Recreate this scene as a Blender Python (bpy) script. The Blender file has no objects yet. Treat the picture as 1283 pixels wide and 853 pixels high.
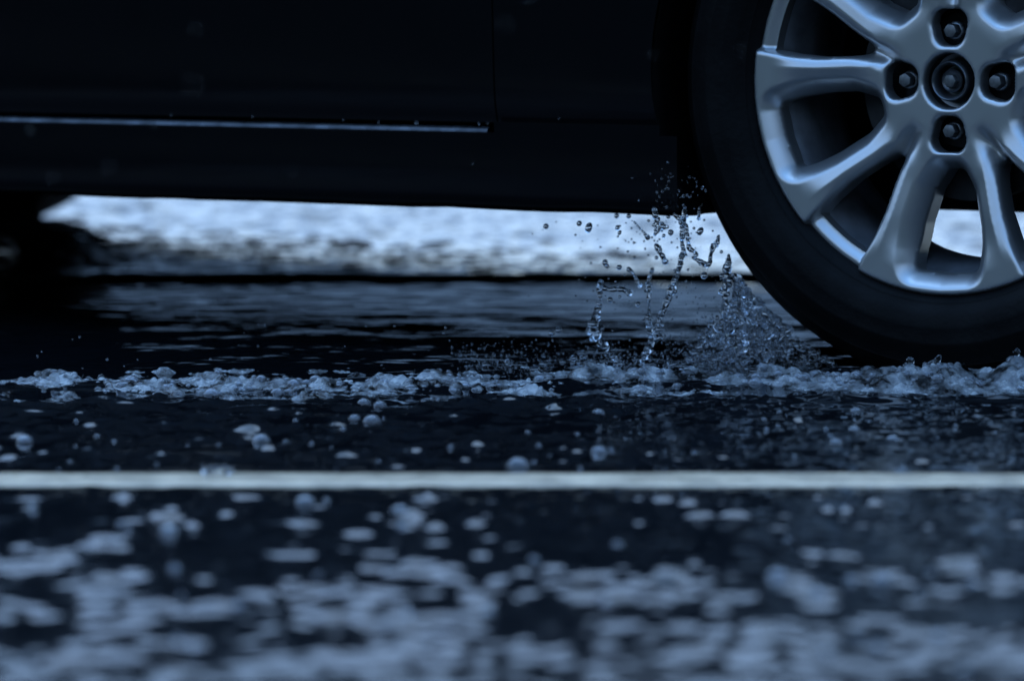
import bpy, bmesh, math, random
import numpy as np
from mathutils import Vector, Matrix

random.seed(7)
rng = np.random.default_rng(11)
R = math.radians
sc = bpy.context.scene
col = sc.collection

# ------------------------------------------------------------------ camera, sky, sun, exposure
CAM_H, FPX, W0, H0 = 0.42, 4880.0, 1283.0, 853.0
PITCH = math.atan((H0 / 2 + 40.0) / FPX)            # the horizon lies 40 px above the picture
cam = bpy.data.cameras.new("camera")
cam_o = bpy.data.objects.new("camera", cam)
col.objects.link(cam_o)
cam.sensor_width = 36.0
cam.lens = FPX / W0 * 36.0
cam.clip_start, cam.clip_end = 0.05, 2000.0
cam_o.location = (0, 0, CAM_H)
cam_o.rotation_euler = (math.pi / 2 - PITCH, 0, 0)
cam.dof.use_dof = True
cam.dof.focus_distance = 3.98
cam.dof.aperture_fstop = 3.9
cam.dof.aperture_blades = 9
sc.camera = cam_o

SUN_EL, SUN_AZ = R(60), R(8)                       # high and hidden: only its glow through the cloud
world = bpy.data.worlds.new("World")
sc.world = world
world.use_nodes = True
wn, wl = world.node_tree.nodes, world.node_tree.links
bg = wn["Background"]
sky = wn.new("ShaderNodeTexSky")
sky.sky_type = 'NISHITA'
sky.sun_disc = False
sky.sun_elevation = SUN_EL
sky.sun_rotation = SUN_AZ
sky.air_density, sky.dust_density, sky.ozone_density = 1.0, 0.15, 5.0
tint = wn.new("ShaderNodeMix")                       # rain-cloud blue
tint.data_type = 'RGBA'
tint.blend_type = 'MULTIPLY'
tint.inputs['Factor'].default_value = 1.0
wl.new(sky.outputs[0], tint.inputs['A'])
tcw = wn.new("ShaderNodeTexCoord"); sepw = wn.new("ShaderNodeSeparateXYZ")
wl.new(tcw.outputs['Generated'], sepw.inputs[0])
# overcast: the cloud grows brighter overhead and ahead, with soft unevenness
def wmath(op, a, b):
    m_ = wn.new("ShaderNodeMath"); m_.operation = op
    for i_, v_ in ((0, a), (1, b)):
        if isinstance(v_, (int, float)): m_.inputs[i_].default_value = v_
        else: wl.new(v_, m_.inputs[i_])
    return m_.outputs[0]
up_ = wmath('MULTIPLY', wmath('MAXIMUM', sepw.outputs['Z'], 0.0), 2.6)
fw_ = wmath('MULTIPLY', sepw.outputs['Y'], 0.35)
cl_ = wn.new("ShaderNodeTexNoise"); cl_.inputs['Scale'].default_value = 2.2; cl_.inputs['Detail'].default_value = 4
wl.new(tcw.outputs['Generated'], cl_.inputs['Vector'])
cloud = wmath('MULTIPLY', wmath('ADD', wmath('ADD', up_, fw_), 0.75), wmath('ADD', wmath('MULTIPLY', cl_.outputs['Fac'], 1.2), 0.4))
cc_ = wn.new("ShaderNodeCombineXYZ")
zz_ = wmath('MAXIMUM', sepw.outputs['Z'], 0.0)          # low cloud is pale, cloud overhead a deeper rain blue
for i_, (t_, k_) in enumerate(((1.32, -0.58), (1.02, -0.23), (0.80, 0.02))):
    wl.new(wmath('MULTIPLY', cloud, wmath('MULTIPLY', wmath('ADD', wmath('MULTIPLY', zz_, k_), 1.0), t_)), cc_.inputs[i_])
wl.new(cc_.outputs[0], tint.inputs['B'])
wl.new(tint.outputs['Result'], bg.inputs['Color'])
bg.inputs['Strength'].default_value = 0.10

sun = bpy.data.lights.new("sun", 'SUN')
sun.energy = 0.5
sun.angle = R(90)
sun.color = (0.58, 0.78, 1.0)
sun_o = bpy.data.objects.new("sun", sun)
col.objects.link(sun_o)
sd = Vector((math.sin(SUN_AZ) * math.cos(SUN_EL), math.cos(SUN_AZ) * math.cos(SUN_EL), math.sin(SUN_EL)))
sun_o.rotation_euler = sd.to_track_quat('Z', 'Y').to_euler()
sun_o.location = sd * 30

sc.view_settings.view_transform = 'Standard'
sc.view_settings.look = 'None'
sc.view_settings.exposure = 1.55
sc.view_settings.gamma = 1.0
sc.render.engine = 'CYCLES'
sc.cycles.use_denoising = True
sc.cycles.max_bounces = 10
sc.cycles.transmission_bounces = 10
sc.cycles.glossy_bounces = 5
sc.cycles.caustics_refractive = False
sc.cycles.caustics_reflective = False
sc.cycles.sample_clamp_indirect = 4.0


# ------------------------------------------------------------------ helpers
def at(px, py, Y):
    """the point of the place that lies at distance Y on the line of sight of photo pixel (px, py)"""
    return Vector(((px - W0 / 2) * Y / FPX, Y, CAM_H - Y * math.tan(math.atan((py - H0 / 2) / FPX) + PITCH)))


def on_water(px, py):
    a = math.atan((py - H0 / 2) / FPX) + PITCH
    Y = CAM_H / math.tan(a)
    return Vector(((px - W0 / 2) * Y / FPX, Y, 0))


def tag(o, label=None, cat=None, group=None, kind=None):
    if label: o['label'] = label
    if cat: o['category'] = cat
    if group: o['group'] = group
    if kind: o['kind'] = kind
    return o


def link(name, me, mat=None, parent=None):
    o = bpy.data.objects.new(name, me)
    if me is not None and mat is not None and hasattr(me, 'materials') and not me.materials:
        me.materials.append(mat)
    col.objects.link(o)
    if parent is not None:
        o.parent = parent
    return o


def np_mesh(name, V, F, smooth=True):
    """V (n,3), F (m,3) or (m,4) arrays or a list of polygons"""
    me = bpy.data.meshes.new(name)
    V = np.asarray(V, dtype=np.float32)
    if isinstance(F, np.ndarray):
        k = F.shape[1]
        me.vertices.add(len(V)); me.vertices.foreach_set('co', V.ravel())
        me.loops.add(F.size); me.loops.foreach_set('vertex_index', F.ravel().astype(np.int32))
        me.polygons.add(len(F)); me.polygons.foreach_set('loop_start', np.arange(0, F.size, k, dtype=np.int32))
        me.update(calc_edges=True); me.validate()
    else:
        me.from_pydata([tuple(v) for v in V], [], [tuple(f) for f in F]); me.validate(); me.update()
    if smooth:
        me.polygons.foreach_set('use_smooth', np.ones(len(me.polygons), dtype=bool))
    return me


def bm_mesh(name, bm, smooth=True):
    me = bpy.data.meshes.new(name)
    bmesh.ops.recalc_face_normals(bm, faces=bm.faces)
    bm.to_mesh(me); bm.free()
    if smooth:
        for p in me.polygons: p.use_smooth = True
        try: me.set_sharp_from_angle(angle=R(40))
        except Exception: pass
    return me


def grid_faces(nx, ny):
    i = np.arange(nx * ny).reshape(ny, nx)
    return np.stack([i[:-1, :-1], i[:-1, 1:], i[1:, 1:], i[1:, :-1]], -1).reshape(-1, 4)


def clip_mesh(V2, T, s):
    """keep the part of a triangle sheet where s > 0, cutting triangles on s = 0; returns V, F, boundary edges"""
    verts = [tuple(v) for v in V2]
    cut = {}
    faces, bedges = [], []
    for t in T:
        a = [s[i] > 0 for i in t]
        if all(a):
            faces.append(tuple(t)); continue
        if not any(a): continue
        poly, cuts = [], []
        for k in range(3):
            i, j = t[k], t[(k + 1) % 3]
            if s[i] > 0: poly.append(i)
            if (s[i] > 0) != (s[j] > 0):
                key = (min(i, j), max(i, j))
                if key not in cut:
                    q = s[i] / (s[i] - s[j])
                    cut[key] = len(verts)
                    verts.append(tuple(np.asarray(V2[i]) * (1 - q) + np.asarray(V2[j]) * q))
                poly.append(cut[key]); cuts.append((cut[key], s[i] > 0))
        faces.append(tuple(poly))
        e0 = [c for c, inside in cuts if inside][0]; e1 = [c for c, inside in cuts if not inside][0]
        bedges.append((e0, e1))
    return verts, faces, bedges


def lathe(name, prof, n=96, axis='y', closed=False):
    """prof: list of (radius, y)"""
    P = np.array(prof); m = len(P)
    a = np.linspace(0, 2 * math.pi, n, endpoint=False)
    V = np.stack([np.outer(np.cos(a), P[:, 0]), np.tile(P[:, 1], (n, 1)), np.outer(np.sin(a), P[:, 0])], -1).reshape(-1, 3)
    F = []
    for i in range(n):
        j = (i + 1) % n
        for k in range(m if closed else m - 1):
            l = (k + 1) % m
            F.append((i * m + k, j * m + k, j * m + l, i * m + l))
    bm = bmesh.new()
    me = np_mesh(name, V, np.array(F))
    bm.from_mesh(me); bpy.data.meshes.remove(me)
    bmesh.ops.remove_doubles(bm, verts=bm.verts, dist=1e-6)
    return bm_mesh(name, bm)


def box_bm(bm, x0, x1, y0, y1, z0, z1, bev=0.0):
    vs = [bm.verts.new(p) for p in ((x0, y0, z0), (x1, y0, z0), (x1, y1, z0), (x0, y1, z0), (x0, y0, z1), (x1, y0, z1), (x1, y1, z1), (x0, y1, z1))]
    fs = [bm.faces.new([vs[i] for i in f]) for f in ((0, 3, 2, 1), (4, 5, 6, 7), (0, 1, 5, 4), (1, 2, 6, 5), (2, 3, 7, 6), (3, 0, 4, 7))]
    if bev:
        es = list({e for f in fs for e in f.edges})
        bmesh.ops.bevel(bm, geom=es, offset=bev, segments=2, affect='EDGES')


# ------------------------------------------------------------------ materials
def mat(name, color=(0.5, 0.5, 0.5), rough=0.5, metal=0.0, ior=1.45, noise=None, bump=None, coat=0.0, trans=0.0, rough_noise=None, spec=0.5):
    """Principled with procedural colour variation, roughness variation and bump (all in object space)"""
    m = bpy.data.materials.new(name); m.use_nodes = True
    n, l = m.node_tree.nodes, m.node_tree.links
    b = n['Principled BSDF']
    b.inputs['Base Color'].default_value = (*color, 1)
    b.inputs['Roughness'].default_value = rough
    b.inputs['Metallic'].default_value = metal
    b.inputs['IOR'].default_value = ior
    b.inputs['Coat Weight'].default_value = coat
    b.inputs['Coat Roughness'].default_value = 0.04
    b.inputs['Transmission Weight'].default_value = trans
    b.inputs['Specular IOR Level'].default_value = spec
    tc = n.new('ShaderNodeTexCoord')
    if noise:
        t = n.new('ShaderNodeTexNoise'); t.inputs['Scale'].default_value = noise[0]; t.inputs['Detail'].default_value = 5
        r = n.new('ShaderNodeValToRGB')
        r.color_ramp.elements[0].position, r.color_ramp.elements[1].position = 0.35, 0.68
        r.color_ramp.elements[0].color = (*[c * noise[1] for c in color], 1)
        r.color_ramp.elements[1].color = (*[min(1, c * noise[2]) for c in color], 1)
        l.new(tc.outputs['Object'], t.inputs['Vector']); l.new(t.outputs['Fac'], r.inputs[0]); l.new(r.outputs[0], b.inputs['Base Color'])
    if rough_noise:
        t = n.new('ShaderNodeTexNoise'); t.inputs['Scale'].default_value = rough_noise[0]; t.inputs['Detail'].default_value = 4
        mr = n.new('ShaderNodeMapRange'); mr.inputs['To Min'].default_value, mr.inputs['To Max'].default_value = rough_noise[1], rough_noise[2]
        l.new(tc.outputs['Object'], t.inputs['Vector']); l.new(t.outputs['Fac'], mr.inputs['Value']); l.new(mr.outputs[0], b.inputs['Roughness'])
    if bump:
        t = n.new('ShaderNodeTexNoise'); t.inputs['Scale'].default_value = bump[0]; t.inputs['Detail'].default_value = bump[2] if len(bump) > 2 else 3
        bp = n.new('ShaderNodeBump'); bp.inputs['Distance'].default_value = bump[1]; bp.inputs['Strength'].default_value = 1.0
        l.new(tc.outputs['Object'], t.inputs['Vector']); l.new(t.outputs['Fac'], bp.inputs['Height']); l.new(bp.outputs[0], b.inputs['Normal'])
    return m


M = {}
M['water'] = mat('flood_water', (0.0035, 0.0045, 0.006), 0.03, ior=1.45, bump=(90, 0.00006, 3))
def rain_stipple(m):
    """fine rain stipple makes the shallow near water less mirror-like"""
    n, l = m.node_tree.nodes, m.node_tree.links
    tc = n.new('ShaderNodeTexCoord'); sp = n.new('ShaderNodeSeparateXYZ'); mr = n.new('ShaderNodeMapRange')
    mr.inputs['From Min'].default_value = 2.3; mr.inputs['From Max'].default_value = 3.1
    mr.inputs['To Min'].default_value = 0.12; mr.inputs['To Max'].default_value = 0.03
    l.new(tc.outputs['Object'], sp.inputs[0]); l.new(sp.outputs['Y'], mr.inputs['Value']); l.new(mr.outputs[0], n['Principled BSDF'].inputs['Roughness'])


rain_stipple(M['water'])
M['asphalt'] = mat('asphalt', (0.04, 0.042, 0.045), 0.8, noise=(60, 0.6, 1.5), bump=(220, 0.004))
M['line_paint'] = mat('line_paint', (0.53, 0.415, 0.29), 0.32, noise=(24, 0.6, 1.2), bump=(260, 0.0016, 5), rough_noise=(42, 0.08, 0.6))
M['paint'] = mat('black_paint', (0.004, 0.004, 0.005), 0.12, coat=0.0, rough_noise=(14, 0.08, 0.22), spec=0.2)
M['ledge_metal'] = mat('ledge_sheen', (0.075, 0.08, 0.09), 0.22, metal=0.7, noise=(45, 0.4, 1.3))  # lighter metal than the black paint, so the ledge shows a sky sheen
M['plastic'] = mat('black_plastic', (0.006, 0.006, 0.006), 1.0, noise=(30, 0.7, 1.4), spec=0.0)
M['alloy'] = mat('alloy_paint', (0.50, 0.50, 0.50), 0.34, metal=0.9, rough_noise=(25, 0.31, 0.38))
M['cap'] = mat('cap_recess_shade', (0.13, 0.135, 0.145), 0.3, metal=0.85, rough_noise=(30, 0.24, 0.36))  # darker than the wheel: shade of the bore recess put into the colour
M['barrel'] = mat('barrel_alloy', (0.20, 0.21, 0.23), 0.45, metal=0.7, noise=(24, 0.5, 1.25))
M['tyre'] = mat('tyre_rubber', (0.004, 0.004, 0.0042), 0.5, spec=0.09, noise=(18, 0.7, 1.4), rough_noise=(30, 0.4, 0.65), bump=(160, 0.0006))
M['steel'] = mat('dull_steel', (0.16, 0.165, 0.17), 0.42, metal=0.9, noise=(90, 0.6, 1.3))
M['dark_steel'] = mat('dark_steel', (0.03, 0.03, 0.032), 0.5, metal=0.6, noise=(40, 0.6, 1.4))
M['glass_dark'] = mat('tinted_glass', (0.006, 0.007, 0.008), 0.04)
M['lamp'] = mat('lamp_lens', (0.5, 0.52, 0.55), 0.08, trans=0.5)
M['red_lamp'] = mat('red_lens', (0.25, 0.01, 0.01), 0.1)
M['clear'] = mat('clear_water', (0.93, 0.96, 1.0), 0.0, ior=1.33, trans=1.0)
M['bubble'] = mat('bubble_film', (0.9, 0.94, 1.0), 0.03, ior=1.33, trans=0.93)
M['foam'] = mat('froth', (0.84, 0.90, 0.97), 0.05, ior=1.36, trans=0.66, noise=(120, 0.6, 1.15), bump=(260, 0.0012, 3))
def froth_streaks(m):
    """froth: milky streaks between clear water"""
    n, l = m.node_tree.nodes, m.node_tree.links
    tc = n.new('ShaderNodeTexCoord'); t = n.new('ShaderNodeTexNoise'); t.inputs['Scale'].default_value = 34; t.inputs['Detail'].default_value = 6
    mr = n.new('ShaderNodeMapRange'); mr.inputs['From Min'].default_value = 0.40; mr.inputs['From Max'].default_value = 0.62
    mr.inputs['To Min'].default_value = 1.0; mr.inputs['To Max'].default_value = 0.64
    l.new(tc.outputs['Object'], t.inputs['Vector']); l.new(t.outputs['Fac'], mr.inputs['Value']); l.new(mr.outputs[0], n['Principled BSDF'].inputs['Transmission Weight'])


froth_streaks(M['foam'])
M['hill'] = mat('wooded_hill', (0.02, 0.03, 0.015), 1.0, spec=0.0, noise=(0.9, 0.4, 1.8))
M['gravel'] = mat('bank_grey', (0.135, 0.14, 0.145), 0.9, noise=(2.5, 0.7, 1.25))
M['stripe'] = mat('stripe_black', (0.010, 0.010, 0.011), 0.85, noise=(20, 0.7, 1.5))

# ------------------------------------------------------------------ road and flood water
V = [(-400, -400, -0.016), (400, -400, -0.016), (400, 400, -0.016), (-400, 400, -0.016)]
tag(link('road', np_mesh('road', V, [(0, 1, 2, 3)], False), M['asphalt']), 'dark asphalt road under shallow flood water', 'road', kind='structure')

DX = 0.004
XS = np.arange(-1.45, 1.45 + 1e-6, DX)
YS = np.concatenate([np.arange(2.0, 5.6, DX), np.arange(5.6, 7.4, DX * 1.25)])
GX, GY = np.meshgrid(XS, YS)


def field(shape, lo, hi, dy=DX, seed=0, stretch=1.0):
    """random waves with wavelengths lo..hi metres, unit rms height"""
    g = np.random.default_rng(seed)
    kx = np.fft.fftfreq(shape[1], DX)[None, :] * stretch
    ky = np.fft.fftfreq(shape[0], dy)[:, None]
    k = np.hypot(kx, ky)
    amp = np.where((k > 1 / hi) & (k < 1 / lo), 1.0 / np.maximum(k, 1e-3) ** 1.3, 0)
    f = np.fft.ifft2(amp * np.exp(2j * math.pi * g.random(shape))).real
    return f / f.std()


def sstep(a, b, x):
    t = np.clip((x - a) / (b - a), 0, 1)
    return t * t * (3 - 2 * t)


sh = GX.shape
fore = sstep(3.22, 2.5, GY)
back = sstep(5.22, 6.15, GY)
calm = 0.06 + 0.05 * sstep(3.6, 4.2, GY) * sstep(4.7, 4.4, GY)
w_long = field(sh, 0.10, 0.45, seed=1)
w_mid = field(sh, 0.016, 0.055, seed=2, stretch=1.7)
w_back = field(sh, 0.022, 0.12, seed=12, stretch=2.2)
w_fine = field(sh, 0.013, 0.04, seed=3, stretch=2.0)
patch = 0.90 + 0.30 * field(sh, 0.07, 0.3, seed=15)
Z = (w_long * (0.0007 * fore + 0.0016 * back + 0.0008 * calm * 4)
     + w_mid * (0.00072 * fore * np.clip(patch, 0.2, 1.6) + 0.0005 * calm) + w_back * (0.0024 * back + 0.00022 * sstep(4.62, 4.85, GY))
     + w_fine * (0.00088 * fore * np.clip(patch, 0.2, 1.6) + 0.00055 * back + 0.0002 * calm))


def stamp(cx, cy, rad, fn):
    global Z
    i0, i1 = np.searchsorted(XS, [cx - rad, cx + rad]); j0, j1 = np.searchsorted(YS, [cy - rad, cy + rad])
    if i1 <= i0 or j1 <= j0: return
    d = np.hypot(GX[j0:j1, i0:i1] - cx, GY[j0:j1, i0:i1] - cy)
    Z[j0:j1, i0:i1] += fn(d)


def drop_ring(cx, cy, s, h):
    stamp(cx, cy, s * 3.2, lambda d: h * np.exp(-((d - s) / (0.42 * s)) ** 2) * np.cos((d - s) / s * 2.4) + 0.8 * h * np.exp(-(d / (0.45 * s)) ** 2))


def flat_mound(cx, cy, s, h, ax):
    global Z
    rad = s * 3 * ax
    i0, i1 = np.searchsorted(XS, [cx - rad, cx + rad]); j0, j1 = np.searchsorted(YS, [cy - s * 3, cy + s * 3])
    d2 = ((GX[j0:j1, i0:i1] - cx) / ax) ** 2 + (GY[j0:j1, i0:i1] - cy) ** 2
    Z[j0:j1, i0:i1] += h * np.exp(-d2 / s ** 2)


def mound(cx, cy, s, h):
    stamp(cx, cy, s * 3, lambda d: h * np.exp(-(d / s) ** 2))


for k in range(620):
    y = 2.0 + 5.3 * rng.random()
    dens = 0.0 if 4.3 < y < 5.3 else 0.12 if 3.2 < y < 5.3 else 0.9
    if rng.random() > dens: continue
    (drop_ring if rng.random() < 0.6 else mound)(rng.uniform(-1.4, 1.4), y, rng.uniform(0.008, 0.022), rng.uniform(0.0012, 0.0035))
for k in range(4200):                                   # rain pocks on the calm strip between the line and the foam
    s_ = 0.0030 + rng.exponential(0.0011)
    if s_ > 0.0075: continue
    flat_mound(rng.uniform(-1.3, 1.3), rng.uniform(2.9, 3.82), s_, s_ * rng.uniform(0.3, 0.75), rng.uniform(0.9, 3.0))
# wake: a low swell under the froth
ridge_y = 3.90 + 0.025 * np.sin(GX * 5.2 + 0.7) + 0.012 * np.sin(GX * 13.1)
Z += 0.006 * np.exp(-((GY - ridge_y) / 0.05) ** 2) * (0.8 + 0.35 * field(sh, 0.08, 0.3, seed=6))
Z += 0.0035 * np.exp(-((GY - 3.74 - 0.02 * np.sin(GX * 4)) / 0.05) ** 2) * (0.6 + 0.6 * field(sh, 0.05, 0.2, seed=8))
Z *= 1 - 0.85 * np.exp(-((GY - 0.5 * (on_water(0, 610).y + on_water(0, 593).y)) / 0.085) ** 4)   # the line damps the ripples
# keep the sheet level where it meets the outer water
edge = sstep(-1.45, -1.30, GX) * sstep(1.45, 1.30, GX) * sstep(2.0, 2.12, GY) * sstep(7.4, 7.2, GY)
Z *= edge
nx, ny = sh[1], sh[0]
Vw = np.stack([GX, GY, Z], -1).reshape(-1, 3)
Fw = grid_faces(nx, ny)
x0, x1, y0, y1 = XS[0], XS[-1], YS[0], YS[-1]
B = 400.0
outer = np.array([(-B, -B, 0), (B, -B, 0), (B, y0, 0), (-B, y0, 0), (-B, y1, 0), (B, y1, 0), (B, B, 0), (-B, B, 0), (x0, y0, 0), (x0, y1, 0), (x1, y0, 0), (x1, y1, 0)])
o = len(Vw)
Fo = np.array([(o, o + 1, o + 2, o + 3), (o + 4, o + 5, o + 6, o + 7), (o + 3, o + 8, o + 9, o + 4), (o + 10, o + 2, o + 5, o + 11)])
tag(link('water', np_mesh('water', np.vstack([Vw, outer]), np.vstack([Fw, Fo])), M['water']), 'rippled dark flood water over the road', 'water', kind='structure')

# white edge line, thick paint standing just above the water
ly0, ly1 = on_water(0, 609).y, on_water(0, 594).y
xs = np.arange(-6, 6.001, 0.02)
prof = [(ly0 - 0.004, -0.012), (ly0, 0.0005), (ly0 + 0.005, 0.0018)] + [(y, 0.0022) for y in np.linspace(ly0 + 0.012, ly1 - 0.012, 8)] + [(ly1 - 0.005, 0.0018), (ly1, 0.0005), (ly1 + 0.004, -0.012)]
P = np.array(prof)
LV = np.zeros((len(xs), len(P), 3))
LV[..., 0] = xs[:, None]
wob = 0.0015 * np.interp(xs, np.arange(-6.5, 6.6, 0.09), rng.normal(size=len(np.arange(-6.5, 6.6, 0.09))))
LV[..., 1] = P[None, :, 0] + wob[:, None] * np.sign(P[None, :, 0] - P[:, 0].mean())
LV[..., 2] = P[None, :, 1] + (P[None, :, 1] > 0) * rng.normal(0, 0.00025, LV.shape[:2])
tag(link('road_line', np_mesh('road_line', LV.reshape(-1, 3), grid_faces(len(P), len(xs))), M['line_paint']), 'wet white painted road line standing above the flood water', 'road line', kind='structure')

# black raised stripe along the road under the car
jy = on_water(0, 350).y
jx = np.concatenate([[-30.0], np.arange(-3, 3.01, 0.03), [30.0]])
jh = 0.0075 + 0.0011 * np.interp(jx, np.arange(-4, 4, 0.11), rng.normal(size=len(np.arange(-4, 4, 0.11))))
jp = [(-0.022, -0.02), (-0.016, 0.6), (-0.007, 1.0), (0.007, 1.0), (0.016, 0.6), (0.022, -0.02)]
JV = np.array([(x_, jy + a_, h_ * b_ if b_ > 0 else -0.014) for x_, h_ in zip(jx, jh) for a_, b_ in jp])
tag(link('road_stripe', np_mesh('road_stripe', JV, grid_faces(6, len(jx))), M['stripe']), 'thin black joint running along the road under the car', 'road joint', kind='structure')

# ------------------------------------------------------------------ wooded hills round the place (seen in reflections), open beyond the car
def hills(name, r0, a0, a1, top, depth, m, seed):
    g = np.random.default_rng(seed)
    A = np.linspace(a0, a1, 160)
    prof = np.linspace(0, 1, 9)
    hgt = top * (0.85 + 0.12 * np.sin(A * 5 + 1) + 0.08 * np.sin(A * 17) + 0.06 * g.normal(size=len(A)))
    endf = np.minimum(1, np.minimum(A - a0, a1 - A) / R(10)); hgt *= 0.15 + 0.85 * endf
    V = np.zeros((len(A), 9, 3))
    rr = r0 + depth * prof[None, :] ** 1.4 + 0.3 * g.normal(size=(len(A), 9)) * (prof > 0)
    V[..., 0] = np.cos(A)[:, None] * rr; V[..., 1] = np.sin(A)[:, None] * rr + 2
    V[..., 2] = hgt[:, None] * np.sin(prof * math.pi / 2)[None, :] + 0.25 * g.normal(size=(len(A), 9)) * (prof > 0) - 0.02
    tag(link(name, np_mesh(name, V.reshape(-1, 3), grid_faces(9, len(A))), m), 'dark wooded hillside beside the road', 'hillside', kind='structure')


hills('hills', 13, R(140), R(400), 6.4, 9, M['hill'], 3)
g = np.random.default_rng(9)
ex_ = np.arange(-60, 61, 1.0)  # unseen bank, added so the calm water under the car reflects a mid-tone
EV = np.array([(x_, 17 + d_ + g.normal(0, 0.1), max(-0.02, h_ * (1 + 0.06 * g.normal()))) for x_ in ex_ for d_, h_ in ((0, -0.02), (0.8, 0.55), (2.0, 1.3), (4.0, 2.3), (5.5, 2.6), (12, 2.7))])
tag(link('added_bank', np_mesh('added_bank', EV, grid_faces(6, len(ex_))), M['gravel']), 'unseen grey bank added beyond the car for a mid-tone water reflection', 'added_bank', kind='structure')

# ------------------------------------------------------------------ the car
YAW = R(28)
W_HUB = Vector((0.4385, 4.0, 0))
car = bpy.data.objects.new('car', None); col.objects.link(car)
car.location = W_HUB; car.rotation_euler = (0, 0, -YAW)
tag(car, 'black hatchback driving through a flooded road with silver twin-spoke wheels', 'car')
WB, WID, RT, HUBZ = 2.37, 1.69, 0.316, 0.304
YC = WID / 2


def section(x):
    """half outline of the body at station x: (half width, z), from sill to roof centre"""
    ex = np.interp(x, [-3.32, -3.2, -2.9, -2.3, -0.4, 0.2, 0.55, 0.72, 0.80], [0.60, 0.70, 0.80, 0.838, 0.845, 0.835, 0.77, 0.66, 0.50])
    zb = np.interp(x, [-3.32, -3.1, -2.9, -0.36, 0.35, 0.6, 0.8], [0.40, 0.28, 0.252, 0.252, 0.252, 0.20, 0.22]) if not (-2.2 < x < -0.33) else 0.252
    zt = np.interp(x, [-3.32, -3.22, -3.05, -2.7, -2.2, -1.6, -1.25, -0.50, -0.30, 0.3, 0.62, 0.74, 0.80], [0.62, 0.95, 1.18, 1.42, 1.49, 1.50, 1.47, 1.04, 0.99, 0.90, 0.78, 0.66, 0.52])
    belt = min(np.interp(x, [-3.3, -2.6, -0.5, 0.3, 0.8], [1.02, 1.0, 0.93, 0.86, 0.5]), zt - 0.02)
    gh = np.clip((zt - belt) / 0.5, 0, 1)
    rw = ex - 0.05 - 0.20 * gh
    return np.array([(ex - 0.012, zb), (ex - 0.004, zb + 0.06 * (belt - zb)), (ex + 0.004, zb + 0.35 * (belt - zb)), (ex, zb + 0.75 * (belt - zb)),
                     (ex - 0.03, belt), (ex - 0.055, belt + 0.10 * (zt - belt)), (rw + 0.02, belt + 0.82 * (zt - belt)), (rw - 0.06, belt + 0.965 * (zt - belt)), (0.0, zt)])


SX = np.concatenate([np.arange(-3.32, -0.9, 0.02), np.arange(-0.9, 0.46, 0.0125), np.arange(0.46, 0.801, 0.02)])
TT = np.arange(0, 8.001, 0.1)
def cr(P, t):
    i = np.clip(np.floor(t).astype(int), 0, len(P) - 2); u = (t - i)[:, None]
    p1, p2 = P[i], P[i + 1]
    p0 = np.where((i > 0)[:, None], P[np.maximum(i - 1, 0)], 2 * p1 - p2); p3 = np.where((i < len(P) - 2)[:, None], P[np.minimum(i + 2, len(P) - 1)], 2 * p2 - p1)
    m1, m2 = (p2 - p0) / 2 * 0.7, (p3 - p1) / 2 * 0.7
    return (2 * u**3 - 3 * u**2 + 1) * p1 + (u**3 - 2 * u**2 + u) * m1 + (-2 * u**3 + 3 * u**2) * p2 + (u**3 - u**2) * m2


SEC = np.array([cr(section(x), TT) for x in SX])               # (nx, nt, 2)
BX = np.repeat(SX[:, None], len(TT), 1)
BT = np.repeat(TT[None, :], len(SX), 0)
BV = np.stack([BX, SEC[..., 0], SEC[..., 1]], -1).reshape(-1, 3)   # (x, half width, z)
q = grid_faces(len(TT), len(SX))
BTRI = np.vstack([q[:, [0, 1, 2]], q[:, [0, 2, 3]]])
bx, bh, bz, bt = BX.ravel(), BV[:, 1], BV[:, 2], BT.ravel()
arch = np.minimum(np.hypot(bx, bz - HUBZ) - 0.331, np.hypot(bx + WB, bz - HUBZ) - 0.331)
arch = np.where(bh > 0.4, arch, 1.0)


def seg_in(v, a, b): return np.minimum(v - a, b - v)


win_f = np.minimum(np.minimum(seg_in(bt, 5.05, 5.95) * 0.3, seg_in(bx, -1.52, -0.62)), (0.93 + (-0.62 - bx) * 0.75 - bz + 0.06))
win_r = np.minimum(seg_in(bt, 5.05, 5.95) * 0.3, seg_in(bx, -2.45, -1.60))
screen = np.minimum(seg_in(bt, 6.6, 9) * 0.3, seg_in(bx, -1.18, -0.52))
hatch = np.minimum(seg_in(bt, 6.7, 9) * 0.3, seg_in(bx, -3.18, -2.82))
door_f = np.minimum(seg_in(bx, -1.555, -0.522), 5.0 - bt)
door_r = np.minimum(np.minimum(seg_in(bx, -2.35, -1.563), 5.0 - bt), np.hypot(bx + WB, bz - HUBZ) - 0.40)
lampf = np.minimum(seg_in(bx, 0.42, 0.70), np.minimum(seg_in(bz, 0.60, 0.76), bh - 0.42))
lampr = np.minimum(seg_in(bx, -3.25, -2.98), np.minimum(seg_in(bz, 0.72, 0.98), bh - 0.5))
G = 0.002
shell = np.minimum.reduce([arch, -win_f, -win_r, -screen, -hatch, -door_f - G, -door_r - G, -lampf, -lampr])


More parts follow.
